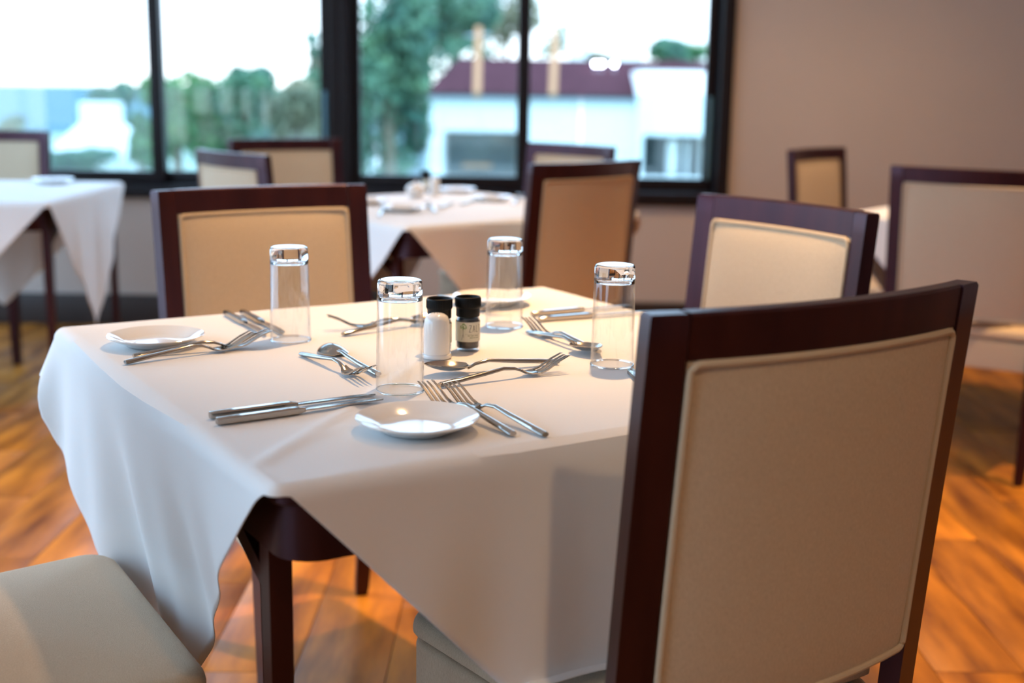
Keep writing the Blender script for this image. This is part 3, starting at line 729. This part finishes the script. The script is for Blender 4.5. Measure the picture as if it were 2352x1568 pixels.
def tree(name, px, py, Y, rx, rz, leaf, label, n=2600, trunk=True, lean=0, lumps=9, size=.11, seed=1, group='trees outside the window', flat=1):
    rng = random.Random(seed); c = P(px, py, Y); t = empty(name, (c.x, c.y, GZ)); tag(t, label, 'tree', group)
    cz = c.z-GZ; vs = []; fs = []
    L = [(rng.uniform(-.62, .62)*rx, rng.uniform(-.6, .6)*rx, cz+rng.uniform(-.68, .68)*rz, rng.uniform(.30, .52)) for _ in range(lumps)]+[(0, 0, cz, .62)]
    for k in range(n):
        lx, ly, lz, lr = rng.choice(L); a = rng.gauss(0, 1), rng.gauss(0, 1), rng.gauss(0, 1); d = math.sqrt(sum(q*q for q in a))+1e-6
        q = rng.uniform(.35, 1)**.5*lr; p = Vector((lx+a[0]/d*q*rx, ly+a[1]/d*q*rx, lz+a[2]/d*q*rz*.9))
        d1 = Vector((rng.gauss(0, 1), rng.gauss(0, 1), rng.gauss(0, 1))).normalized(); d2 = d1.orthogonal().normalized()
        s = size*rng.uniform(.6, 1.3); i = len(vs)
        vs += [p-d1*s, p+d2*s*.45, p+d1*s, p-d2*s*.45]; fs.append((i, i+1, i+2, i+3))
    tag(obj('foliage', vs, fs, leaf, t, False), kind='stuff')
    if trunk:
        MB().tube([(lean*.0, 0, 0), (lean*.4, 0, cz*.45), (lean, 0, cz), (lean*.8, .05, cz+rz*.5)], [.16, .12, .08, .03], 8).build('trunk', 'bark', t)
        mb = MB()
        for lx, ly, lz, lr in L[:6]: mb.tube([(lean, 0, cz-.5*rz), (lx*.5+lean*.5, ly*.5, (lz+cz-.5*rz)/2), (lx, ly, lz)], [.06, .04, .02], 6)
        mb.build('branches', 'bark', t)
    return t
tree('conifer_tree', 895, 140, 26, .95, 2.2, 'leaf_a', 'tall teal green tree left of the plum roof', 4600, lumps=14, seed=2, size=.13)
tree('conifer_tree', 1040, 55, 43, 2.2, 1.9, 'leaf_a', 'dark green tree crown rising behind the plum roof', 5200, seed=3, size=.13)
tree('brown_tree', 1165, 45, 48, 1.5, 1.9, 'leaf_c', 'brownish loose tree crown above the plum roof', 2600, seed=4)
tree('garden_tree', 880, 300, 30, 1.3, 1.1, 'leaf_a', 'low bluish green tree beside the white building', 1500, seed=5)
for i, (px, py, rx, rz, lf, lab) in enumerate([(405, 275, .75, .85, 'leaf_b', 'rounded green tree next to the middle window stile'), (480, 262, .72, .75, 'leaf_b', 'bright green tree left of the dark pointed tree'),
        (560, 255, .62, .85, 'leaf_a', 'dark pointed green tree above the bluish backed chair'), (630, 262, .75, .85, 'leaf_b', 'broad yellow green tree above the peach lit chair'), (690, 290, .7, .75, 'leaf_c', 'brown tinged tree beside the thick window post'),
        (520, 330, 1.2, .5, 'leaf_b', 'low hedge of mixed green below the trees')]):
    tree('garden_tree', px, py, 24+(i%2)*3.2+(3.6 if i == 5 else -3.6 if i == 4 else 0), rx*(1+(i%2)*.13), rz*(1+(i%2)*.13), lf, lab, 2600, seed=20+i, size=.085)
tree('sparse_tree', 735, 175, 22, .22, 1.0, 'leaf_a', 'thin sparse young tree against the sky', 300, seed=31, lumps=6)
tree('garden_tree', 262, 250, 46, .95, .95, 'leaf_a', 'dark green tree behind the white pointed roof', 2600, seed=32, size=.13)
tree('garden_tree', 320, 330, 38, .5, 1.0, 'leaf_b', 'green tree right of the white pointed roof', 1500, seed=33, size=.12)
tree('garden_tree', 170, 380, 36, 1.4, .5, 'leaf_a', 'low blue green shrub below the white pointed roof', 1800, trunk=False, seed=34, size=.12)
tree('garden_tree', 20, 295, 40, .55, .5, 'leaf_a', 'small dark tree tip at the sea edge', 900, seed=35, size=.1)
tree('garden_tree', 1545, 118, 52, 1.1, .55, 'leaf_a', 'green tree crown in front of the cream dome', 2200, seed=36, size=.14)
tree('garden_tree', 1600, 125, 55.5, .55, .5, 'leaf_b', 'smaller green crown beside the cream dome', 900, seed=37, size=.14)
tree('brown_tree', 1380, 132, 50, .6, .3, 'leaf_c', 'small brown green shrub above the plum roof ridge', 700, seed=38)
tree('sparse_tree', 1275, 95, 45, .7, .7, 'leaf_a', 'sparse treetop beside the tan reflection strip', 260, seed=39)
tree('garden_tree', 815, 375, 26, .25, .9, 'leaf_a', 'narrow green cypress by the lawn', 900, seed=40)

# white house with plum roof
BY = 34.0
def wz(py, px=1300, Y=BY): return P(px, py, Y).z
def wx(px, Y=BY): return P(px, 215, Y).x
hz = empty('white_house', (wx(1220), BY, GZ)); tag(hz, 'white house with plum tiled roof, open porch and flat roofed wing', 'house')
def hpart(name, m, x0, x1, y0, y1, z0, z1): return box(name, m, hz, x0-wx(1220), x1-wx(1220), y0, y1, z0-GZ, z1-GZ, 0, False)
e_ = wz(232); lint = wz(305); xl, xo, xr_, xw = wx(985), wx(1018), wx(1190), wx(1462)
hpart('fascia_wall', 'render_white', xl, xw, 0, 5, lint, e_); hpart('corner_pier', 'render_white', xl, xo, 0, 5, GZ, lint)
hpart('main_wall', 'render_white', xr_, xw, 0, 5, GZ, lint); hpart('porch_back', 'shade', xo, xr_, 2.2, 2.4, GZ, lint)
hpart('porch_floor', 'render_white', xo, xr_, .0, 2.2, wz(415)-.3, wz(415)); hpart('porch_table', 'tan_strip_table', wx(1060), wx(1130), .8, 1.4, wz(392), wz(384))
hpart('gutter', 'gutter', xl-.12, xw, -.15, 0, e_-.03, e_+.10)
xm = wx(1220); xw = wx(1680); rz1 = wz(131)
MB().add([(xl-.2-xm, -.2, e_+.1-GZ), (xw-xm, -.2, e_+.1-GZ), (xw-xm, 2.6, rz1-GZ), (wx(1035)-xm+.1, 2.6, rz1-GZ), (xl-.2-xm, 5.4, e_+.1-GZ), (xw-xm, 5.4, e_+.1-GZ)], [(0, 1, 2, 3), (3, 2, 5, 4), (0, 3, 4), (1, 5, 2), (0, 4, 5, 1)]).build('roof', 'roof', hz, False)
def gpart(name, m, x0, x1, y0, y1, z0, z1): return box(name, m, hz, x0-wx(1220), x1-wx(1220), y0-.8, y1-.8, z0-GZ, z1-GZ, 0, False)
a, b, c2, d2 = wx(1462), wx(1474), wx(1612), wx(1720)
gpart('wing_wall', 'render_white', a, d2, 0, 5, wz(305), wz(160)); gpart('wing_pier', 'render_white', a, b, 0, 5, GZ, wz(305)); gpart('wing_pier', 'render_white', c2, d2, 0, 5, GZ, wz(305))
gpart('balcony_back', 'shade', b, c2, 2.6, 2.8, GZ, wz(305)); gpart('balcony_parapet', 'render_white', b, c2, .0, .15, GZ, wz(398)); gpart('balcony_column', 'render_white', wx(1537), wx(1560), .6, .85, wz(398), wz(318)); gpart('balcony_column', 'render_white', wx(1575), wx(1580), .3, .4, wz(398), wz(318))
for px, y0, y1 in ((1095, 60, 228), (1270, 60, 226)):  # likely interior reflections in the window glass, built as solid tan strips
    p0, p1 = P(px, y1, BY-.25), P(px, y0, BY-.25); ox_, oz_ = p0.x-wx(1220), p0.z-GZ; hh_ = p1.z-p0.z
    ps = MB().tube([(ox_, -.08, oz_), (ox_+.02, -.08, oz_+hh_*.6), (ox_+.03, -.08, oz_+hh_)], [.105, .10, .09], 10).build('reflection_strip', 'tan_strip_table', hz)
    MB().tube([(ox_-.3, -.08, oz_+hh_-.25), (ox_+.35, -.08, oz_+hh_-.2)], .03, 6).build('added_cross_arm', 'gutter', ps)  # arm added to the reflection strip
for px, lb_ in ((1368, 'white globe lamp farther along the ridge from the flat roofed wing'), (1382, 'white globe lamp between the other two ridge lamps'), (1411, 'white globe lamp on the ridge closest to the flat roofed wing')):
    p0 = P(px, 147, BY+1.7); zs_ = e_+.1+(rz1-e_-.1)*1.9/2.8; t = empty('roof_lamp', (p0.x, p0.y, zs_)); tag(t, lb_, 'lamp', 'lamps on the plum roof')
    MB().tube([(0, 0, -.02), (0, 0, max(.03, p0.z-zs_-.05))], .02, 6).build('stem', 'gutter', t)
    MB().lathe([(0, -.055), (.038, -.038), (.055, 0), (.038, .038), (0, .055)], 12, (0, 0, max(.08, p0.z-zs_))).build('globe', 'globe', t)
# cream dome, small white houses
dm = P(1580, 110, 60); t = empty('dome_house', (dm.x, dm.y, GZ)); tag(t, 'cream dome with a dark knob beyond the treetops', 'dome')
hh = P(1580, 62, 60).z-GZ; h0 = P(1580, 100, 60).z-GZ; rr = 1.35
MB().lathe([(rr, 0), (rr, h0), (rr*1.12, h0), (rr*1.08, h0+.1), (rr*.9, h0+(hh-h0)*.55), (rr*.55, h0+(hh-h0)*.88), (.15, hh), (0, hh)], 32).build('drum_and_dome', 'dome', t)
MB().lathe([(.05, hh-.05), (.3, hh), (.32, hh+.12), (.12, hh+.28), (0, hh+.34)], 16).build('knob', 'frame', t)
for px0, px1, py, Y, lb_ in ((1412, 1480, 103, 58, 'small white house left of the cream dome'), (1310, 1350, 118, 64, 'pale distant house above the plum roof ridge')):
    p0, p1 = P(px0, py, Y), P(px1, py, Y); t = empty('far_house', (p0.x, Y, GZ)); tag(t, lb_, 'house')
    wd = p1.x-p0.x; box('wall', 'render_white', t, 0, wd, 0, 2.5, 0, p0.z-GZ, 0, False)
    MB().add([(-.2, -.3, p0.z-GZ), (wd+.2, -.3, p0.z-GZ), (wd+.2, 2.7, p0.z-GZ), (-.2, 2.7, p0.z-GZ), (-.1, 1.2, p0.z-GZ+.14), (wd+.1, 1.2, p0.z-GZ+.34)], [(0, 1, 5, 4), (2, 3, 4, 5), (0, 4, 3), (1, 2, 5), (0, 3, 2, 1)]).build('roof', 'gutter', t, False)
# white pointed tower roof by the sea
TY = 40.0; c = P(238, 355, TY); t = empty('white_tower', (c.x, TY, GZ)); tag(t, 'white curved pointed roof with square chimney before the sea', 'tower')
def sq(hw, z): return [(-hw, -hw, z-GZ), (hw, -hw, z-GZ), (hw, hw, z-GZ), (-hw, hw, z-GZ)]
zz = lambda py: P(238, py, TY).z; px2m = TY/FPX
prof = [(95, 365), (92, 352), (78, 330), (62, 310), (50, 296), (42, 286)]
MB().loft([sq(.9*60*px2m, 440)] and [sq(80*px2m, GZ)]+[sq(80*px2m, zz(365))]+[sq(k*px2m, zz(py)) for k, py in prof]).build('curved_roof', 'render_white', t, False)
MB().loft([sq(38*px2m, zz(287)), sq(38*px2m, zz(238)), sq(36*px2m, zz(235))]).build('chimney', 'render_white', t, False)
for px0, px1, p0y, p1y, Y, lb_ in ((840, 900, 320, 345, 44, 'pale garden wall seen under the trees'), (915, 975, 300, 330, 46, 'pale blue shed under the trees')):
    a, b = P(px0, p0y, Y), P(px1, p1y, Y); t = empty('garden_shed', (a.x, Y, GZ)); tag(t, lb_, 'shed')
    box('wall', 'gutter' if 'blue' in lb_ else 'render_white', t, 0, b.x-a.x, 0, 1.5, 0, a.z-GZ, 0, False)
    MB().add([(-.1, -.15, a.z-GZ), (b.x-a.x+.1, -.15, a.z-GZ), (b.x-a.x+.1, 1.6, a.z-GZ+.3), (-.1, 1.6, a.z-GZ+.3), (-.1, 1.6, a.z-GZ), (b.x-a.x+.1, 1.6, a.z-GZ)], [(0, 1, 2, 3), (0, 3, 4), (1, 5, 2), (3, 2, 5, 4), (0, 4, 5, 1)]).build('roof', 'gutter', t, False)
print('planks', cnt)
